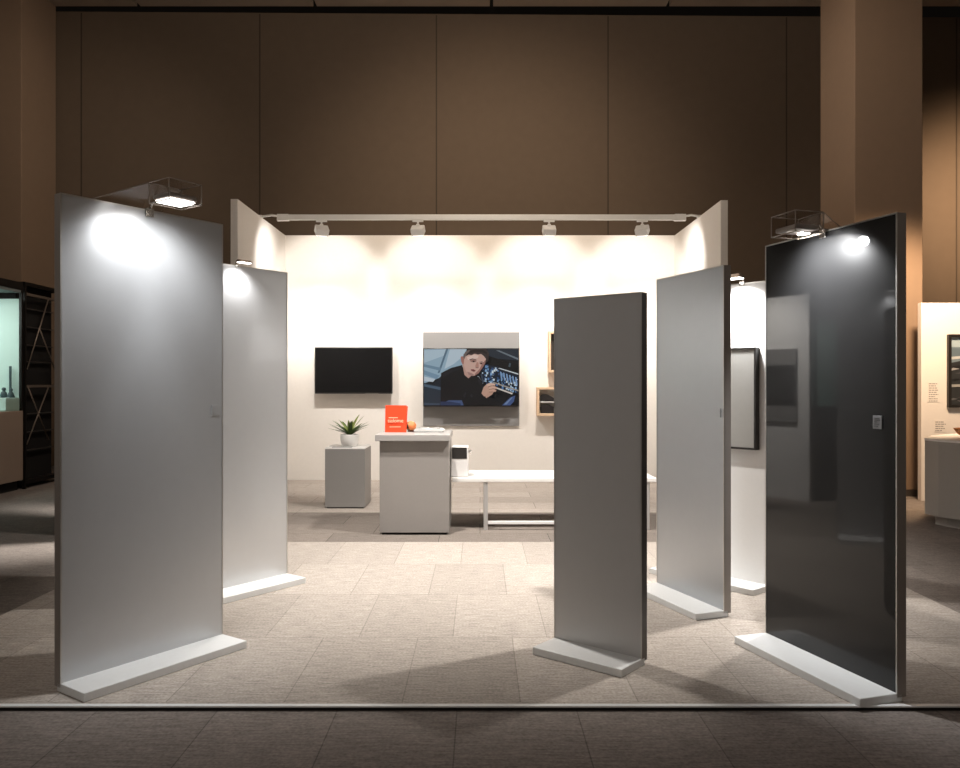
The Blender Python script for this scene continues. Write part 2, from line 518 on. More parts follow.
# ------------------------------------------------------------------ acrylic panel lamps
def acrylic_lamp(label, root, H, lx, power, yo=0.0, dz=0.0, col=(0.97, 0.985, 1.0), led=1.0, cone=128, soft=0.08, down=70, tgt=0.85, group=None):
    """lamp clamped over the top of a panel; local frame follows the panel, x = lx is the clamp.
    side = +1 head runs to local +x."""
    c, s = math.cos(root.rotation_euler.z), math.sin(root.rotation_euler.z)
    loc = Vector((root.location.x + c * lx, root.location.y + s * lx, H))
    t = thing('panel_lamp', label, 'lamp', loc, root.rotation_euler.z, group)
    # acrylic housing: open-bottom clear box with visible edges
    x0, x1 = -0.088, 0.088
    y0, y1 = -0.30 + yo, -0.14 + yo
    z0, z1 = 0.0 + dz, 0.10 + dz
    bm = B()
    bx(bm, x0, x1, y0, y1, z0, z1)
    hs_ = obj('housing', bm, M['acrylic'], t, 'clear acrylic box housing')
    eg = B()
    cs = [(x0, y0), (x1, y0), (x1, y1), (x0, y1)]
    for z in (z0, z1):
        for i in range(4):
            a, b = cs[i], cs[(i + 1) % 4]
            tube(eg, [(a[0], a[1], z), (b[0], b[1], z)], 0.0028, 6)
    for a in cs:
        tube(eg, [(a[0], a[1], z0), (a[0], a[1], z1)], 0.0028, 6)
    obj('housing_edge', eg, M['acrylic_edge'], hs_)
    # slanted clear fin running back to the panel top
    fb = B()
    vs = [fb.verts.new(p) for p in [(x0, y1, z1), (x1, y1, z1), (x1 * 0.9, 0.03, 0.004), (x0 * 3.2, 0.03, 0.004)]]
    fb.faces.new(vs)
    obj('support_sheet', fb, M['acrylic'], t)
    for a, b in ((x0, x0 * 3.2), (x1, x1 * 0.9)):
        fe = B()
        tube(fe, [(a, y1, z1), (b, 0.03, 0.004)], 0.0022, 6)
        obj('sheet_edge', fe, M['acrylic_edge'], t)
    # chrome clamp and tube
    cl = B()
    bx(cl, -0.02, 0.02, -0.012, 0.062, 0.001, 0.009, bevel=0.002)
    bx(cl, -0.02, 0.02, -0.012, -0.004, -0.035, 0.001, bevel=0.0015)
    obj('clamp', cl, M['chrome'], t)
    ar = B()
    tube(ar, [(0, -0.006, 0.006), (0.0, -0.03, 0.03), (0.0, -0.06, 0.04 + dz * .5), (0.0, y1, 0.045 + dz), (0, y1 - 0.05, 0.04 + dz)], 0.006, 10)
    obj('arm', ar, M['chrome'], t)
    hd = B()
    bx(hd, -0.076, 0.076, y0 + 0.012, y1 - 0.012, 0.016 + dz, 0.040 + dz, bevel=0.006)
    obj('lamp_head', hd, M['edge_mid'], t)
    ld = B()
    bx(ld, -0.07 * led, 0.07 * led, y1 - 0.02 - 0.12 * led, y1 - 0.02, 0.004 + dz, 0.0155 + dz, bevel=0.005)
    obj('light_strip', ld, M['led'], t)
    light('panel_light', 'SPOT', (0, y0, -0.006 + dz), (0, 0.16, -tgt), power, col, t,
          spot_size=R(cone), spot_blend=0.9, shadow_soft_size=soft)
    light('base_light', 'SPOT', (0, y1 - 0.02, -0.006 + dz), (0, -0.10, -2.2), down, col, t,
          spot_size=R(44), spot_blend=0.8, shadow_soft_size=soft)
    return t

acrylic_lamp('acrylic box lamp on top of the large silver panel', P1, 2.268, 0.0, 75)
acrylic_lamp('acrylic box lamp on top of the black gloss panel', P6, 2.155, 0.0, 300, 0.06, -0.03, led=0.35, tgt=0.42, cone=116, soft=0.025, down=25)

def clip_lamp(label, root, H, lx, power, sc=1.0):
    c, s = math.cos(root.rotation_euler.z), math.sin(root.rotation_euler.z)
    loc = Vector((root.location.x + c * lx, root.location.y + s * lx, H))
    t = thing('panel_lamp', label, 'lamp', loc, root.rotation_euler.z)
    cl = B()
    bx(cl, -0.018, 0.018, -0.012, 0.058, 0.001, 0.010, bevel=0.002)
    bx(cl, -0.018, 0.018, -0.014, -0.004, -0.018, 0.001, bevel=0.002)
    obj('clamp', cl, M['chrome'], t)
    ar = B()
    tube(ar, [(0, 0.01, 0.008), (0, 0.005, 0.045), (0, -0.02, 0.062), (0, -0.07, 0.058), (0, -0.14, 0.035)], 0.0065, 10)
    obj('arm', ar, M['chrome'], t)
    hd = B()
    prof = [(-0.085, -0.18, 0.030), (0.085, -0.18, 0.030), (0.085, -0.10, 0.030), (-0.085, -0.10, 0.030)]
    lo = [hd.verts.new((x, y, 0.02)) for x, y, z in prof]
    hi = [hd.verts.new((x * 0.8, -0.14 + (y + 0.14) * 0.45, 0.048)) for x, y, z in prof]
    hd.faces.new(list(reversed(lo))); hd.faces.new(hi)
    for i in range(4):
        hd.faces.new([lo[i], lo[(i + 1) % 4], hi[(i + 1) % 4], hi[i]])
    obj('lamp_head', hd, M['chrome'], t)
    obj('light_strip', box(-0.075, 0.075, -0.172, -0.108, 0.013, 0.0195, bevel=0.002), M['led'], t)
    t.scale = (sc, sc, sc)
    light('panel_light', 'SPOT', (0, -0.14, -0.02), (0, 0.14, -0.85), power, (1, 0.99, 0.98), t,
          spot_size=R(128), spot_blend=0.9, shadow_soft_size=0.04)
    return t

clip_lamp('silver clip lamp on the glossy pale grey panel', P2, 2.20, 0.0, 26, 0.6)
clip_lamp('chrome clip lamp on the white panel beside the black panel', P3, 2.10, n3 * (L3 / 2 - 0.20), 170)

# framed grey board on the white panel
pf = thing('framed_board', 'plain grey board in a black frame hung on the white panel', 'framed board', P3.location.copy(), P3.rotation_euler.z)
pf.location.z = 0.95
xa, xb = (n3 * (L3 / 2 - 0.07)), (n3 * (L3 / 2 - 0.62))
xlo, xhi = min(xa, xb), max(xa, xb)
fz0, fz1 = 0.0, 0.70
bm = B()
bx(bm, xlo, xhi, -0.05, -0.003, fz0, fz0 + 0.014)
bx(bm, xlo, xhi, -0.05, -0.003, fz1 - 0.014, fz1)
bx(bm, xlo, xlo + 0.014, -0.05, -0.003, fz0 + 0.014, fz1 - 0.014)
bx(bm, xhi - 0.014, xhi, -0.05, -0.003, fz0 + 0.014, fz1 - 0.014)
obj('frame', bm, M['frame_black'], pf)
obj('board_face', box(xlo + 0.014, xhi - 0.014, -0.044, -0.003, fz0 + 0.014, fz1 - 0.014), M['canvas_grey'], pf)

# ------------------------------------------------------------------ lighting track and spots
TY, TZ = 10.30, 3.545
tr = thing('lighting_track', 'long white lighting track spanning between the booth side walls', 'lighting track', (0, TY, TZ))
obj('rail', box(-2.58, 2.62, -0.02, 0.02, -0.035, 0.035, bevel=0.005), M['white_paint'], tr)
for s in (-1, 1):
    xe = -2.58 if s < 0 else 2.62
    xw = s * 2.86
    bm = B()
    tube(bm, [(xe, 0, 0.012), (xe + s * 0.10, 0.0, 0.030), (xe + s * 0.19, 0.06, 0.032), (xw, 0.12, 0.034)], 0.014, 10)
    bx(bm, xw - 0.03, xw + 0.03, 0.08, 0.16, 0.0255, 0.050, bevel=0.004)
    obj('wall_arm', bm, M['white_paint'], tr)
    obj('end_connector', box(xe + (-0.12 if s > 0 else -0.03), xe + (0.03 if s > 0 else 0.12), -0.03, 0.03, -0.045, 0.04, bevel=0.006), M['white_paint'], tr)

def track_spot(label, x, tilt_x, power):
    t = thing('track_spotlight', label, 'spotlight', (x, TY, TZ - 0.036), 0, 'white spotlights on the booth lighting track')
    obj('adapter', box(-0.07, 0.07, -0.016, 0.016, -0.022, 0.0, bevel=0.004), M['white_paint'], t)
    bm = B()
    tube(bm, [(0, 0, -0.02), (0, 0, -0.055)], 0.012, 10)
    bx(bm, -0.022, 0.022, -0.012, 0.012, -0.095, -0.05, bevel=0.004)
    obj('stem', bm, M['white_paint'], t)
    # head: short rectangular floodlight aimed at the wall
    d = Vector((tilt_x, 0.62, -0.78)).normalized()
    q = d.to_track_quat('-Z', 'Y').to_matrix().to_4x4()
    mt = Matrix.Translation((0, 0.01, -0.13)) @ q
    hb = B()
    bx(hb, -0.085, 0.085, -0.06, 0.06, -0.05, 0.05, bevel=0.012)
    bmesh.ops.transform(hb, matrix=mt, verts=hb.verts)
    obj('spot_head', hb, M['white_paint'], t)
    lb = B()
    bx(lb, -0.068, 0.068, -0.045, 0.045, -0.056, -0.049, bevel=0.002)
    bmesh.ops.transform(lb, matrix=mt, verts=lb.verts)
    obj('lens', lb, M['led_warm'], t)
    p = Vector((0, 0.01, -0.13)) + d * 0.075
    light('track_light', 'SPOT', p, p + Vector((tilt_x * 0.6, 1.37, -0.52)), power, (1.0, 0.945, 0.885), t, spot_size=R(78), spot_blend=0.5, shadow_soft_size=0.03)
    light('track_light_wide', 'SPOT', p, p + Vector((tilt_x * 1.3, 1.1, -2.3)), power * 3.3, (1.0, 0.945, 0.885), t, spot_size=R(94), spot_blend=0.95, shadow_soft_size=0.04)
    if abs(tilt_x) > 0.2:
        sg = 1 if tilt_x > 0 else -1
        light('track_light_side', 'SPOT', p, p + Vector((sg * 0.8, 0.30, -0.36)), 105, (1.0, 0.945, 0.885), t, spot_size=R(92), spot_blend=0.8, shadow_soft_size=0.03)
    return t
SP = 128
track_spot('white track spotlight nearest the left end of the rail, tilted left', -2.04, -0.30, SP)
track_spot('white track spotlight second from the left on the rail', -0.80, 0.10, SP)
track_spot('white track spotlight third from the left on the rail', 0.89, -0.04, SP)
track_spot('white track spotlight nearest the right end of the rail, tilted right', 2.09, 0.30, SP)

# ------------------------------------------------------------------ televisions on the back wall
def poly_mesh(name, polys, mat, parent, w, h, layer=0.00025):
    """flat coloured polygons in u,v (0..1) on a w x h sheet in the local xz plane, facing -Y"""
    bm = B()
    cl = bm.loops.layers.color.new('Col')
    for i, (col, pts) in enumerate(polys):
        pts = [(min(max(u, 0), 1), min(max(v, 0), 1)) for u, v in pts]
        vs = [bm.verts.new((u * w - w / 2, -layer * i, v * h)) for u, v in pts]
        try:
            f = bm.faces.new(vs)
        except ValueError:
            continue
        f.normal_update()
        if f.normal.y > 0:
            f.normal_flip()
        c = [x / 255.0 for x in col]
        for lp in f.loops:
            lp[cl] = (*c, 1)
    me = bpy.data.meshes.new(name)
    bm.to_mesh(me); bm.free()
    me.materials.append(mat)
    o = bpy.data.objects.new(name, me)
    link(o, parent)
    return o

tv = thing('television', 'black wall television switched off, left on the booth wall above the plant', 'television', (-1.825, BY - 0.002, 1.26))
obj('bezel', box(-0.56, 0.56, -0.125, -0.07, 0, 0.67, bevel=0.006), M['tv_black'], tv)
obj('screen', box(-0.545, 0.545, -0.127, -0.1245, 0.02, 0.657, bevel=0.001), M['tv_screen'], tv)
obj('wall_bracket', box(-0.2, 0.2, -0.07, 0.0, 0.18, 0.48), M['tv_black'], tv)
obj('maker_badge', box(-0.03, 0.03, -0.130, -0.1245, 0.004, 0.013), M['chrome'], tv)
obj('sensor_strip', box(0.17, 0.36, -0.129, -0.1245, 0.003, 0.008), M['alu'], tv)

obj_b = obj('mounting_board', box(-0.70, 0.70, -0.028, 0, 0, 1.365, bevel=0.004), M['board_grey'])
obj_b.location = (-0.128, BY, 0.79)
tag(obj_b, 'tall grey mounting board on the back wall behind the lit screen', 'board')
t2 = thing('television', 'lit wall television showing a man in a dark sweater at an engine', 'television', (-0.128, BY - 0.028, 1.075))
obj('bezel', box(-0.695, 0.695, -0.095, 0.0, 0, 0.845, bevel=0.006), M['tv_black'], t2)
w, h = 1.36, 0.812
def Z(pts):
    return [((x - 75) / 783.0, (672 - y) / 467.0) for x, y in pts]
polys = [((14, 18, 24), Z([(75, 205), (858, 205), (858, 672), (75, 672)]))]
def add(col, pts): polys.append((col, Z(pts)))
add((158, 186, 204), [(75, 205), (430, 205), (405, 350), (215, 440), (75, 490)])
add((186, 208, 222), [(75, 215), (262, 205), (240, 260), (75, 320)])
add((196, 214, 226), [(290, 205), (425, 205), (405, 260), (320, 330), (245, 370)])
add((96, 122, 142), [(258, 205), (276, 205), (206, 400), (188, 405)])
add((120, 150, 172), [(75, 330), (215, 360), (210, 385), (75, 352)])
add((128, 158, 182), [(75, 380), (205, 425), (180, 455), (75, 415)])
add((205, 218, 228), [(75, 432), (170, 455), (150, 478), (75, 470)])
add((42, 54, 66), [(75, 485), (215, 515), (215, 672), (75, 672)])
add((82, 104, 124), [(75, 495), (212, 522), (212, 545), (75, 515)])
add((30, 38, 48), [(150, 495), (215, 430), (232, 430), (215, 520)])
add((64, 78, 96), [(75, 650), (205, 655), (205, 672), (75, 672)])
add((36, 46, 58), [(600, 205), (858, 205), (858, 300), (610, 280)])
add((112, 124, 134), [(672, 216), (700, 216), (858, 280), (858, 296)])
add((8, 10, 14), [(610, 262), (858, 335), (858, 405), (600, 330)])
add((70, 86, 96), [(775, 350), (785, 318), (798, 325), (790, 356)])
# engine: many small bright and blue pieces along a slanting band
rng = random.Random(3)
add((24, 34, 50), [(555, 330), (690, 350), (858, 425), (858, 580), (680, 520), (560, 470)])
for k in range(150):
    x = rng.uniform(555, 852)
    f = (x - 555) / 300.0
    yy = rng.uniform(330 + 90 * f, 480 + 90 * f)
    s = rng.uniform(4, 13)
    if x > 690 and yy < 350 + 90 * f:
        continue
    c = rng.choice([(146, 184, 222), (190, 212, 232), (88, 128, 180), (222, 232, 240), (50, 78, 120), (30, 40, 56), (112, 152, 196)])
    add(c, [(x - s * .6, yy - s), (x + s * .7, yy - s * .7), (x + s * .5, yy + s), (x - s * .8, yy + s * .6)])
for k in range(6):
    x = 705 + k * 25
    y0 = 385 + (x - 690) * 0.36
    add((134, 166, 206), [(x, y0), (x + 13, y0 + 5), (x + 22, y0 + 70), (x + 9, y0 + 66)])
add((214, 222, 228), [(690, 366), (704, 362), (858, 408), (858, 418)])
add((170, 160, 148), [(640, 484), (660, 480), (858, 545), (858, 556)])
add((222, 214, 206), [(640, 520), (658, 514), (812, 570), (806, 582)])
add((58, 70, 90), [(545, 415), (556, 410), (575, 480), (562, 486)])
add((172, 182, 192), [(518, 430), (530, 430), (566, 492), (552, 494)])
# hair, face, neck, ear
add((58, 46, 46), [(396, 300), (404, 250), (436, 214), (470, 205), (590, 205), (616, 240), (610, 300), (580, 330), (440, 330)])
add((112, 98, 94), [(400, 296), (404, 258), (418, 230), (446, 212), (462, 218), (430, 246), (424, 268), (412, 300)])
add((38, 30, 30), [(452, 222), (500, 208), (560, 208), (600, 232), (596, 250), (560, 232), (500, 230), (462, 242)])
add((176, 120, 108), [(380, 272), (394, 262), (406, 280), (408, 326), (396, 334), (384, 310)])
add((200, 160, 146), [(394, 330), (420, 330), (470, 424), (446, 448), (412, 424)])
add((216, 178, 164), [(408, 292), (422, 266), (446, 252), (470, 256), (496, 244), (524, 252), (548, 246), (572, 264), (590, 288), (580, 330), (560, 362), (530, 404), (490, 428), (456, 420), (424, 390), (406, 340)])
add((236, 206, 194), [(432, 272), (496, 252), (530, 262), (520, 282), (480, 288), (440, 298)])
add((168, 122, 112), [(588, 292), (580, 330), (556, 368), (526, 408), (494, 428), (500, 408), (536, 372), (556, 330)])
add((166, 124, 114), [(456, 300), (476, 293), (508, 299), (510, 311), (488, 317), (464, 312)])
add((150, 108, 100), [(536, 316), (558, 317), (566, 325), (556, 334), (538, 330)])
add((62, 44, 42), [(532, 310), (560, 310), (572, 318), (558, 315)])
add((44, 30, 30), [(452, 292), (478, 284), (512, 294), (510, 299), (478, 290), (456, 298)])
add((30, 22, 22), [(478, 302), (494, 302), (496, 312), (480, 313)])
add((30, 22, 22), [(544, 321), (556, 321), (556, 331), (544, 330)])
add((190, 140, 126), [(514, 312), (528, 318), (530, 352), (514, 358), (500, 348)])
add((116, 74, 70), [(502, 352), (516, 360), (530, 354), (524, 364), (506, 362)])
add((140, 76, 74), [(462, 374), (486, 372), (506, 384), (492, 394), (470, 388)])
add((92, 60, 58), [(464, 380), (486, 381), (504, 386), (486, 387)])
add((176, 136, 128), [(432, 392), (470, 404), (494, 420), (474, 430), (446, 418)])
# sweater with shoulder, arm and folds
add((15, 16, 21), [(218, 404), (300, 362), (392, 338), (412, 420), (446, 450), (480, 430), (530, 436), (560, 480), (572, 540), (556, 596), (650, 612), (720, 660), (720, 672), (214, 672), (214, 560)])
add((26, 28, 36), [(232, 412), (320, 372), (386, 350), (380, 370), (300, 400), (240, 440)])
add((30, 32, 40), [(400, 590), (420, 560), (428, 566), (412, 610)])
add((34, 36, 44), [(456, 590), (470, 576), (482, 600), (470, 606)])
add((24, 25, 33), [(530, 440), (556, 484), (566, 540), (548, 520), (520, 470)])
add((72, 92, 134), [(225, 655), (280, 630), (390, 630), (405, 672), (225, 672)])
add((44, 58, 92), [(214, 640), (290, 640), (380, 655), (380, 672), (214, 672)])
# hand with separate fingers
add((208, 166, 146), [(552, 572), (570, 520), (600, 492), (640, 500), (668, 540), (640, 582), (606, 604), (572, 596)])
add((226, 190, 170), [(590, 502), (612, 488), (640, 486), (668, 496), (664, 508), (632, 506), (606, 516)])
add((222, 182, 162), [(612, 520), (660, 512), (684, 524), (680, 536), (650, 530), (618, 536)])
add((214, 172, 152), [(616, 544), (650, 538), (676, 548), (668, 560), (640, 556), (618, 558)])
add((204, 160, 140), [(604, 566), (640, 566), (640, 580), (612, 590), (596, 612), (586, 606)])
add((150, 106, 92), [(606, 518), (632, 508), (662, 510), (660, 513), (632, 512), (610, 522)])
add((150, 106, 92), [(614, 538), (650, 532), (676, 538), (674, 541), (650, 536), (616, 542)])
add((150, 106, 92), [(612, 560), (640, 558), (664, 562), (640, 563), (616, 564)])
add((70, 92, 142), [(722, 672), (790, 606), (832, 590), (820, 640), (790, 672)])
add((120, 142, 178), [(736, 664), (800, 606), (812, 604), (760, 664)])
sc_ = poly_mesh('screen', polys, M['vscreen'], t2, w, h)
sc_.location = (0, -0.0965, 0.017)

# ------------------------------------------------------------------ wooden wall boxes
def wall_box(label, x0, x1, z0, z1, depth):
    t = thing('shadow_box', label, 'wall box', ((x0 + x1) / 2, BY, z0))
    w, h = (x1 - x0) / 2, z1 - z0
    bm = B(); k = 0.035
    bx(bm, -w, w, -depth, 0, 0, k, bevel=0.003)
    bx(bm, -w, w, -depth, 0, h - k, h, bevel=0.003)
    bx(bm, -w, -w + k, -depth, 0, k, h - k, bevel=0.003)
    bx(bm, w - k, w, -depth, 0, k, h - k, bevel=0.003)
    obj('frame', bm, M['pale_wood'], t)
    return t, w, h, k
sb, w_, h_, k_ = wall_box('upper pale wood wall box with dark brown inside, behind the dark grey panel', 0.985, 1.58, 1.565, 2.16, 0.17)
obj('back_panel', box(-w_ + k_, w_ - k_, -0.06, 0, k_, h_ - k_), M['dark_brown'], sb)
sb2, w_, h_, k_ = wall_box('lower pale wood wall box holding two dark shapes on shelves', 0.82, 1.46, 0.94, 1.355, 0.15)
obj('back_panel', box(-w_ + k_, w_ - k_, -0.012, 0, k_, h_ - k_), M['wall_white'], sb2)
obj('shelf', box(-w_ + k_, w_ - k_, -0.13, -0.012, 0.195, 0.207), M['white_paint'], sb2)
def wedge(label, loc, L_, H_):
    prof = [(0, 0), (L_, 0), (L_ * 0.97, H_ * 0.16), (L_ * 0.72, H_ * 0.36), (L_ * 0.48, H_ * 0.74), (L_ * 0.30, H_), (L_ * 0.08, H_ * 0.96), (0, H_ * 0.8)]
    bm = B()
    lo = [bm.verts.new((x, -0.10, z)) for x, z in prof]
    hi = [bm.verts.new((x, 0, z)) for x, z in prof]
    bm.faces.new(lo); bm.faces.new(list(reversed(hi)))
    n = len(prof)
    for i in range(n):
        bm.faces.new([lo[i], lo[(i + 1) % n], hi[(i + 1) % n], hi[i]])
    bmesh.ops.recalc_face_normals(bm, faces=bm.faces)
    bmesh.ops.bevel(bm, geom=list(bm.edges), offset=0.008, segments=2, affect='EDGES')
    o = obj('shoe', bm, M['dark_obj'])
    o.location = loc
    return tag(o, label, 'shoe', 'dark shoes in the lower wall box')
cx = 1.14
wedge('dark shoe shape on the upper shelf of the lower wall box', (cx - 0.265, BY - 0.02, 0.94 + 0.2075), 0.30, 0.105)
wedge('dark shoe shape at the bottom of the lower wall box', (cx - 0.265, BY - 0.02, 0.94 + 0.0355), 0.40, 0.13)

# ------------------------------------------------------------------ plinth, plant
pl = thing('plinth', 'low grey square plinth with white top carrying the potted plant', 'plinth', (-1.52, 9.25, 0))
obj('body', box(-0.225, 0.225, -0.25, 0.25, 0.012, 0.668, bevel=0.004), M['plinth_grey'], pl)
obj('top_sheet', box(-0.225, 0.225, -0.25, 0.25, 0.668, 0.682, bevel=0.003), M['white_top'], pl)
obj('base', box(-0.205, 0.205, -0.23, 0.23, 0, 0.012), M['black_gap'], pl)
pp = thing('potted_plant', 'small spiky green plant in a white round pot on the plinth', 'plant', (-1.50, 9.2, 0.6825))
bm = B()
lathe(bm, [(0, 0.0), (0.075, 0.0), (0.088, 0.012), (0.104, 0.07), (0.108, 0.125), (0.104, 0.140), (0.097, 0.140), (0.095, 0.118), (0, 0.118)], 36)
obj('pot', bm, M['ceramic'], pp)
bm = B()
lathe(bm, [(0, 0.119), (0.05, 0.124), (0.094, 0.1195), (0.094, 0.1185), (0, 0.1185)], 24)
obj('soil', bm, M['soil'], pp)
def leaf_bm(bm, az, length, rise, droop, width, fold=0.25):
    ca, sa = math.cos(az), math.sin(az)
    rows = []
    n = 9
    for i in range(n + 1):
        t = i / n
        r = 0.012 + length * t * math.cos(rise * (1 - 0.3 * t))
        z = 0.125 + length * (math.sin(rise) * t - droop * t * t)
        wd = width * (0.55 + 0.9 * t) * (1 - t ** 2.2) + 0.0008
        c = Vector((r * ca, r * sa, z))
        sv = Vector((-sa, ca, 0))
        rows.append([bm.verts.new(c + sv * wd + Vector((0, 0, fold * wd))), bm.verts.new(c), bm.verts.new(c - sv * wd + Vector((0, 0, fold * wd)))])
    for a, b in zip(rows, rows[1:]):
        for k in range(2):
            f = bm.faces.new([a[k], a[k + 1], b[k + 1], b[k]])
            f.smooth = True
rl = random.Random(5)
bm = B()
for k in range(15):
    az = k * 2.399 + rl.uniform(-.2, .2)
    leaf_bm(bm, az, rl.uniform(0.20, 0.26), R(rl.uniform(28, 58)), rl.uniform(0.05, 0.3), 0.026)
for az, ln, rise in ((PI, 0.32, 38), (PI * 0.93, 0.30, 52), (0.05, 0.30, 40), (-0.2, 0.31, 47), (PI * 1.1, 0.31, 27)):
    leaf_bm(bm, az, ln * 0.84, R(rise), 0.1, 0.024)
obj('foliage', bm, M['leaf'], pp)
bm = B()
for k in range(8):
    leaf_bm(bm, k * 2.2 + 0.4, rl.uniform(0.19, 0.27), R(rl.uniform(50, 74)), 0.05, 0.024)
obj('young_leaves', bm, M['leaf_pale'], pp, 'pale yellow green inner leaves')
# leaflet lying in front of the pot
o = obj('leaflet', box(-0.14, 0.08, -0.04, 0.04, 0, 0.006, bevel=0.001), M['paper_grey'])
o.location = (-1.53, 9.065, 0.6825)
tag(o, 'flat grey leaflet lying on the plinth in front of the plant pot', 'leaflet')

# ------------------------------------------------------------------ reception desk and things on it
dk = thing('reception_desk', 'grey reception desk with overhanging white top in the booth centre', 'desk', (-0.61, 7.75, 0))
bm = B()
bx(bm, -0.322, 0.322, -0.33, 0.33, 0.02, 0.873, bevel=0.004)
obj('cabinet', bm, M['desk_grey'], dk)
obj('worktop', box(-0.358, 0.33, -0.375, 0.42, 0.873, 0.930, bevel=0.004), M['worktop'], dk, 'thick pale worktop')
obj('base', box(-0.30, 0.30, -0.31, 0.31, 0, 0.02), M['black_gap'], dk)

rb = thing('brochure', 'orange red brochure standing upright on the desk top', 'brochure', (-0.82, 7.78, 0.9305), R(-6))
def tilt(bm, a, z=0):
    bmesh.ops.rotate(bm, verts=bm.verts, cent=(0, 0, z), matrix=Matrix.Rotation(a, 3, 'X'))
    return bm
TA = R(-4)
obj('front_cover', tilt(box(-0.105, 0.105, -0.006, 0.0, 0.0, 0.262, bevel=0.0015), TA), M['red'], rb)
obj('back_cover', tilt(box(-0.105, 0.105, 0.0, 0.004, 0.0, 0.262), R(-16)), M['red'], rb)
tt = text_mesh('cover_title', 'tialome', 0.052, M['cream_ink'], (0.0, -0.0075, 0.112), (PI / 2 + TA, 0, 0), rb)
obj('cover_line', tilt(box(-0.07, 0.02, -0.0075, -0.0058, 0.138, 0.145), TA), M['cream_ink'], rb)
obj('cover_line', tilt(box(-0.06, 0.05, -0.0075, -0.0058, 0.05, 0.055), TA), M['cream_ink'], rb)

orn = thing('ornament', 'round orange and brown ornament beside the orange brochure', 'ornament', (-0.682, 7.88, 0.9305))
bm = B()
bmesh.ops.create_uvsphere(bm, u_segments=20, v_segments=12, radius=0.052)
for v in bm.verts:
    a = math.atan2(v.co.y, v.co.x)
    k = 1 + 0.10 * math.sin(5 * a) + 0.05 * math.sin(9 * v.co.z / 0.05)
    v.co = Vector((v.co.x * k, v.co.y * k, v.co.z * 0.92 + 0.056))
for f in bm.faces: f.smooth = True
obj('flower_head', bm, M['orange_obj'], orn)
bm = B()
lathe(bm, [(0, 0), (0.032, 0), (0.028, 0.012), (0.018, 0.02), (0, 0.02)], 20)
for k in range(5):
    a = PI + (k - 2) * 0.5
    tube(bm, [(0.02 * math.cos(a), 0.02 * math.sin(a) - 0.01, 0.02), (0.05 * math.cos(a), -0.045, 0.05), (0.045 * math.cos(a), -0.052, 0.075)], [0.007, 0.010, 0.004], 8)
obj('petal_base', bm, M['brown_obj'], orn)

def magazine(label, loc, rz, w, d, cov, open_=False):
    t = thing('magazine', label, 'magazine', loc, rz, 'magazines on the reception desk')
    if not open_:
        obj('pages', box(-w / 2, w / 2, -d / 2, d / 2, 0, 0.010, bevel=0.001), M['paper'], t)
        obj('cover', box(-w / 2 - 0.002, w / 2 + 0.002, -d / 2 - 0.002, d / 2, 0.0101, 0.0125), cov, t)
    else:
        bm = B()
        n = 12
        for s in (-1, 1):
            top, bot = [], []
            for i in range(n + 1):
                u = i / n
                x = s * u * w / 2
                z = 0.012 + 0.026 * math.sin(min(1, u * 1.4) * PI / 2) * (1 - u) ** 0.6 + 0.006 * (1 - u)
                top.append((x, z)); bot.append((x, 0.0))
            ring = top + bot[::-1]
            lo = [bm.verts.new((x, -d / 2, z)) for x, z in ring]
            hi = [bm.verts.new((x, d / 2, z)) for x, z in ring]
            bm.faces.new(lo); bm.faces.new(list(reversed(hi)))
            for i in range(len(ring)):
                bm.faces.new([lo[i], lo[(i + 1) % len(ring)], hi[(i + 1) % len(ring)], hi[i]])
        obj('pages', bm, M['paper'], t)
        for s, x0, x1 in ((1, 0.02, 0.11), (-1, -0.11, -0.03)):
            pb = B()
            bx(pb, x0, x1, -d / 2 + 0.03, d / 2 - 0.05, 0.0305 if s else 0, 0.0312)
            obj('printed_picture', pb, M['paper_grey'], t)
    return t
magazine('dark covered magazine lying under the open one on the desk', (-0.50, 7.76, 0.9305), R(5), 0.28, 0.22, M['page_black'])
magazine('open white magazine on top of the dark one on the desk', (-0.49, 7.80, 0.9435), R(-4), 0.27, 0.23, M['paper'], True)

# ------------------------------------------------------------------ bench and device
bn = thing('bench', 'long low white bench right of the reception desk', 'bench', (0.72, 8.0, 0))
obj('bench_top', box(-0.985, 0.97, -0.35, 0.37, 0.462, 0.50, bevel=0.004), M['white_top'], bn)
for x in (-0.665, 0.885):
    obj('leg', box(x - 0.02, x + 0.02, -0.34, 0.33, 0.0, 0.462, bevel=0.003), M['worktop'], bn)  # legs of the white bench coloured grey for their backlit shade
obj('stretcher', box(-0.645, 0.865, -0.33, -0.30, 0.055, 0.085, bevel=0.003), M['white_paint'], bn)

dv = thing('countertop_device', 'white boxy device with dark screen standing on the bench', 'device', (-0.195, 7.82, 0.5005))
obj('casing', box(-0.085, 0.083, -0.09, 0.12, 0.0, 0.295, bevel=0.010), M['device_white'], dv)
obj('screen', box(-0.075, 0.068, -0.094, -0.088, 0.178, 0.286, bevel=0.002), M['device_screen'], dv)
bm = B()
tube(bm, [(0.083, -0.04, 0.24), (0.10, -0.045, 0.24), (0.104, -0.05, 0.215)], 0.008, 8)
lathe(bm, [(0, 0), (0.012, 0), (0.014, 0.02), (0.008, 0.034), (0, 0.034)], 14, (0.10, -0.05, 0.235))
obj('side_tap', bm, M['chrome'], dv)

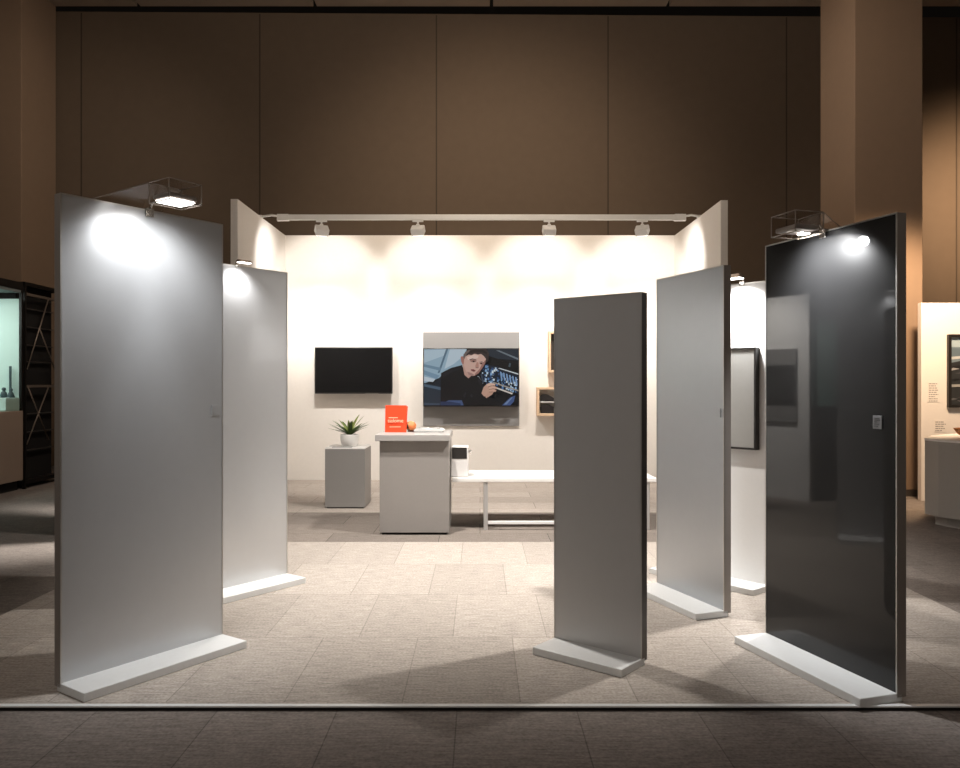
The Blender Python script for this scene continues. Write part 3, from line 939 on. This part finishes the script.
# ------------------------------------------------------------------ left showcase and rack
sx = -6.14
sc = thing('glass_showcase', 'tall lit glass showcase on tan base at far left of hall', 'showcase', (sx, 10.75, HALL_Z), 0)
D0, D1 = -1.75, 0.0                       # along Y; body runs to -X
wx = -1.6
obj('base', box(wx, 0, D0, D1, 0.13, 1.06, bevel=0.005), M['case_base'], sc, 'tan cabinet base')
obj('recessed_foot', box(wx + 0.05, -0.05, D0 + 0.05, D1 - 0.05, 0.0, 0.13), M['black_gap'], sc)
bm = B()
bx(bm, wx, 0, D0, D1, 2.68, 2.78, bevel=0.004)
for (x, y) in ((-0.035, D0), (-0.035, D1 - 0.035), (wx, D0), (wx, D1 - 0.035)):
    bx(bm, x, x + 0.035, y, y + 0.035, 1.06, 2.68)
obj('frame', bm, M['black_metal'], sc)
bm = B()
bx(bm, wx + 0.005, -0.035, D1 - 0.030, D1 - 0.02, 1.075, 2.56)
bx(bm, wx + 0.035, wx + 0.045, D0 + 0.03, D1 - 0.03, 1.075, 2.56)
bx(bm, wx + 0.04, -0.03, D0 + 0.03, D1 - 0.03, 1.06, 1.075)
obj('interior_lining', bm, M['case_mint'], sc, 'pale mint interior lining')
obj('interior_ceiling', box(wx + 0.01, -0.01, D0 + 0.01, D1 - 0.01, 2.64, 2.678), M['case_ceil'], sc)
gb = B()
vs = [gb.verts.new(p) for p in ((-0.015, D0 + 0.035, 1.06), (-0.015, D1 - 0.035, 1.06), (-0.015, D1 - 0.035, 2.68), (-0.015, D0 + 0.035, 2.68))]
gb.faces.new(vs)
obj('glass_pane', gb, M['glass'], sc)
gb = B()
vs = [gb.verts.new(p) for p in ((wx + 0.035, D0 + 0.01, 1.06), (-0.035, D0 + 0.01, 1.06), (-0.035, D0 + 0.01, 2.68), (wx + 0.035, D0 + 0.01, 2.68))]
gb.faces.new(vs)
obj('glass_pane', gb, M['glass'], sc)
for (x, y) in ((-0.30, -0.35), (-0.42, -0.75), (-0.85, -0.32), (-0.75, -0.7)):
    bm = B()
    lathe(bm, [(0, 0), (0.055, 0), (0.055, 0.012), (0, 0.012)], 20, (x, y, 2.628))
    obj('downlight', bm, M['led'], sc)
light('case_light', 'AREA', (-0.7, -0.8, 2.6), (-0.7, -0.6, 1.1), 58, (0.93, 1.0, 0.97), sc, size=1.0)
def figurine(label, loc, s, kind):
    bm = B()
    if kind == 0:
        lathe(bm, [(0, 0), (0.07 * s, 0), (0.085 * s, 0.05 * s), (0.06 * s, 0.13 * s), (0.03 * s, 0.16 * s), (0.05 * s, 0.20 * s), (0.04 * s, 0.24 * s), (0, 0.25 * s)], 18)
    else:
        bx(bm, -0.013, 0.013, -0.013, 0.013, 0, 0.42, bevel=0.005)
        bx(bm, -0.04, 0.04, -0.04, 0.04, -0.0, 0.02, bevel=0.004)
    o = obj('figurine', bm, M['exhibit_dark'])
    o.location = loc
    return tag(o, label, 'figurine', 'figurines in the glass showcase')
zf = HALL_Z + 1.0755
sh = obj('display_shelf', box(-0.9, 0, 0, 0.31, 0, 0.16, bevel=0.004), M['case_mint'])
sh.location = (sx - 0.025, 10.40, zf)
tag(sh, 'pale mint step on the floor of the glass showcase', 'shelf')
figurine('dark rounded figurine on the showcase step, right of its pair', (sx - 0.075, 10.60, zf + 0.161), 0.5, 0)
figurine('dark rounded figurine on the showcase step, left of its pair', (sx - 0.17, 10.60, zf + 0.161), 0.55, 0)
figurine('thin upright dark stick figurine inside the glass showcase', (sx - 0.125, 10.672, zf + 0.161), 1.0, 1)

rk = thing('metal_rack', 'black metal rack with crossed braces beside the glass showcase', 'rack', (sx, 10.80, HALL_Z), R(2))
RL, RH, RD = 0.95, 2.80, 0.75
bm = B()
for (x, y) in ((-0.04, 0), (-0.04, RL - 0.04), (-RD, 0), (-RD, RL - 0.04)):
    bx(bm, x, x + 0.04, y, y + 0.04, 0, RH, bevel=0.003)
for z in (0.06, RH - 0.05):
    bx(bm, -RD, 0, 0, RL, z, z + 0.05)
obj('frame', bm, M['black_metal'], rk)
obj('back_panel', box(-RD + 0.01, -0.12, 0.0, RL, 0.11, RH - 0.05), M['black_gap'], rk)
for z in (0.5, 0.75, 1.0, 1.72, 1.95, 2.2, 2.45):
    obj('shelf_bar', box(-0.10, -0.07, 0.04, RL - 0.04, z, z + 0.012), M['edge_brown'], rk)
for z in (1.37, 2.62):
    obj('cross_bar', box(-0.035, -0.004, 0.03, RL - 0.02, z, z + 0.035, bevel=0.003), M['brace_metal'], rk, 'pale metal cross bar')
def brace(y0, z0, y1, z1):
    bm = B()
    tube(bm, [(0.004, y0, z0), (0.004, y1, z1)], 0.009, 8)
    obj('brace', bm, M['brace_metal'], rk)
brace(0.04, 1.62, 0.62, 2.64)
brace(0.36, 2.2, 0.9, 1.5)
brace(0.03, 0.60, 0.62, 1.38)
brace(0.06, 1.38, 0.62, 0.62)

# ------------------------------------------------------------------ right neighbour booth
pw = obj('partition_wall', box(5.35, 10.0, 9.70, 9.78, HALL_Z, 2.385, bevel=0.004), M['partition'])
tag(pw, 'low white partition wall of the neighbouring booth at far right', 'partition')
pic = thing('framed_picture', 'black framed seascape photograph on the far right partition', 'picture', (6.52, 9.70, 1.115))
bm = B(); pw_, ph_, fk = 0.86, 0.885, 0.035
bx(bm, -pw_, pw_, -0.04, 0, 0, fk); bx(bm, -pw_, pw_, -0.04, 0, ph_ - fk, ph_)
bx(bm, -pw_, -pw_ + fk, -0.04, 0, fk, ph_ - fk); bx(bm, pw_ - fk, pw_, -0.04, 0, fk, ph_ - fk)
obj('frame', bm, M['frame_black'], pic)
pp_ = [((112, 128, 138), [(0, 0), (1, 0), (1, 1), (0, 1)])]
pp_.append(((160, 178, 186), [(0, 0.86), (1, 0.8), (1, 1), (0, 1)]))
pp_.append(((96, 112, 122), [(0, 0.68), (1, 0.62), (1, 0.8), (0, 0.84)]))
pp_.append(((186, 190, 190), [(0, 0.67), (0.3, 0.73), (0.3, 0.76), (0, 0.71)]))
pp_.append(((44, 46, 48), [(0, 0.0), (1, 0), (1, 0.5), (0.6, 0.62), (0.3, 0.70), (0.1, 0.66), (0, 0.62)]))
rp_ = random.Random(11)
for k in range(60):
    u, v = rp_.uniform(0, 0.95), rp_.uniform(0.03, 0.6)
    s = rp_.uniform(0.02, 0.07)
    g = rp_.choice([20, 30, 70, 95, 150, 190])
    pp_.append(((g, g, g + 2), [(u - s, v), (u, v - s * .3), (u + s, v + s * .15), (u + s * .3, v + s * .4)]))
pp_.append(((150, 150, 148), [(0, 0.26), (0.4, 0.29), (0.4, 0.32), (0, 0.30)]))
o = poly_mesh('photograph', pp_, M['vprint'], pic, 2 * (pw_ - fk), ph_ - 2 * fk, 0.0001)
o.location = (0, -0.012, fk)

def text_panel(label, x0, z0, rows, w, cat='wall text'):
    t = thing('wall_text', label, cat, (x0, 9.70, z0))
    obj('label_sheet', box(-0.012, w + 0.01, -0.003, 0, -0.012, rows * 0.026 + 0.01), M['partition'], t)
    bm = B()
    rr = random.Random(int(x0 * 100))
    for r in range(rows):
        x = 0.0
        lim = w * rr.uniform(0.6, 1.0)
        while x < lim:
            l = rr.uniform(0.012, 0.04)
            bx(bm, x, min(x + l, lim), -0.0042, -0.003, r * 0.026, r * 0.026 + 0.010)
            x += l + 0.007
    obj('text_lines', bm, M['ink'], t)
text_panel('small printed text beside the far right seascape picture', 5.44, 1.19, 9, 0.12)
text_panel('small printed caption above the grey counter at far right', 5.52, 0.83, 5, 0.13)

ct = thing('counter', 'curved grey counter with white top at far right', 'counter', (4.55, 8.0, HALL_Z))
foot = [(-0.03, 0.13), (0.0, -0.06), (0.09, -0.26), (0.24, -0.46), (0.5, -0.64), (0.85, -0.74), (1.4, -0.78), (2.4, -0.78), (2.4, 0.9), (0.75, 0.9), (0.30, 0.58)]
obj('body', prism(B(), foot, 0.10, 0.845), M['counter_grey'], ct)
obj('worktop', prism(B(), [(x * 1.0 + (-0.008 if x < 0.6 else 0), y) for x, y in foot], 0.845, 0.868, bevel=0.004), M['white_top'], ct, 'white worktop')
obj('toe_kick', prism(B(), [(0.06, 0.10), (0.09, -0.05), (0.17, -0.21), (0.31, -0.39), (0.55, -0.55), (0.88, -0.65), (1.4, -0.69), (2.3, -0.69), (2.3, 0.8), (0.78, 0.8), (0.36, 0.5)], 0.0, 0.10), M['counter_grey'], ct)
bm = B()
lathe(bm, [(0, 0), (0.06, 0), (0.065, 0.012), (0.12, 0.05), (0.155, 0.105), (0.148, 0.105), (0.11, 0.055), (0.05, 0.02), (0, 0.018)], 32)
bo = obj('bowl', bm, M['bowl_orange'])
bo.location = (4.91, 8.0, HALL_Z + 0.8685)
tag(bo, 'shallow orange wooden bowl on the curved grey counter', 'bowl')

# ------------------------------------------------------------------ light
wd = bpy.data.worlds.new('world')
scene.world = wd
wd.use_nodes = True
wd.node_tree.nodes['Background'].inputs['Color'].default_value = (1.0, 0.80, 0.62, 1)
wd.node_tree.nodes['Background'].inputs['Strength'].default_value = 0.15

WARM = (1.0, 0.945, 0.88)
# overhead hall spots above the booth
for x, y in ((-1.0, 6.0), (2.6, 5.5)):
    light('hall_spot', 'SPOT', (x, y, 5.6), (0.2, 6.9, 0), 3300, WARM, None, spot_size=R(76), spot_blend=1.0, shadow_soft_size=0.10)
# added fill without a fixture, gives the hall wall its soft glow
light('hall_wall_fill', 'SPOT', (0.2, 8.2, 7.6), (0.3, 14.1, 3.6), 1800, (1.0, 0.81, 0.62), None, spot_size=R(80), spot_blend=1.0, shadow_soft_size=0.5)
# warm light of the neighbouring booth on the right
light('neighbour_spot', 'SPOT', (4.9, 8.3, 3.7), (5.2, 10.4, 1.0), 1300, (1.0, 0.70, 0.44), None, spot_size=R(92), spot_blend=0.7, shadow_soft_size=0.2)
light('neighbour_counter_spot', 'SPOT', (6.2, 7.6, 4.2), (5.9, 9.7, 1.2), 230, (1.0, 0.91, 0.83), None, spot_size=R(70), spot_blend=0.8, shadow_soft_size=0.2)
light('mirrored_panel_fill', 'SPOT', (-2.3, 7.75, 3.3), (-3.38, 7.75, 1.5), 2600, WARM, None, spot_size=R(56), spot_blend=0.8, shadow_soft_size=0.2)  # added fill without fixture, brightens the panel mirrored in the black one

for x, y, z, e in ((-7.6, 13.2, 4.5, 1900), (4.9, 10.6, 4.5, 1150)):
    light('pillar_fill', 'SPOT', (x * -0.05, 7.0, 7.4), (x, y, z), e, (1.0, 0.84, 0.68), None, spot_size=R(44), spot_blend=1.0, shadow_soft_size=0.3)  # added fill in place of booth light bounced onto the pillars
light('right_wall_fill', 'SPOT', (8.5, 11.5, 5.0), (9.0, 14.3, 4.2), 1700, (1.0, 0.70, 0.44), None, spot_size=R(100), spot_blend=1.0, shadow_soft_size=0.2)  # added warm fill to brighten the right end of the hall wall
light('front_fill', 'SPOT', (-3.5, -1.5, 6.5), (0.6, 4.0, 1.0), 620, WARM, None, spot_size=R(64), spot_blend=1.0, shadow_soft_size=0.4)  # added fill from the front, lifts the dark grey panel's face
light('showcase_base_fill', 'SPOT', (-3.6, 9.2, 5.5), (-6.2, 10.6, 1.2), 600, (1.0, 0.84, 0.70), None, spot_size=R(40), spot_blend=1.0, shadow_soft_size=0.2)  # added warm fill to lift the tan showcase base
light('ceiling_fill', 'SPOT', (0, 5.5, 5.8), (0, 13.6, 7.9), 1100, (1.0, 0.85, 0.70), None, spot_size=R(130), spot_blend=1.0, shadow_soft_size=0.3)  # added upward fill so the ceiling panels do not go black
scene.view_settings.view_transform = 'Standard'
scene.view_settings.look = 'None'
scene.view_settings.exposure = -0.9
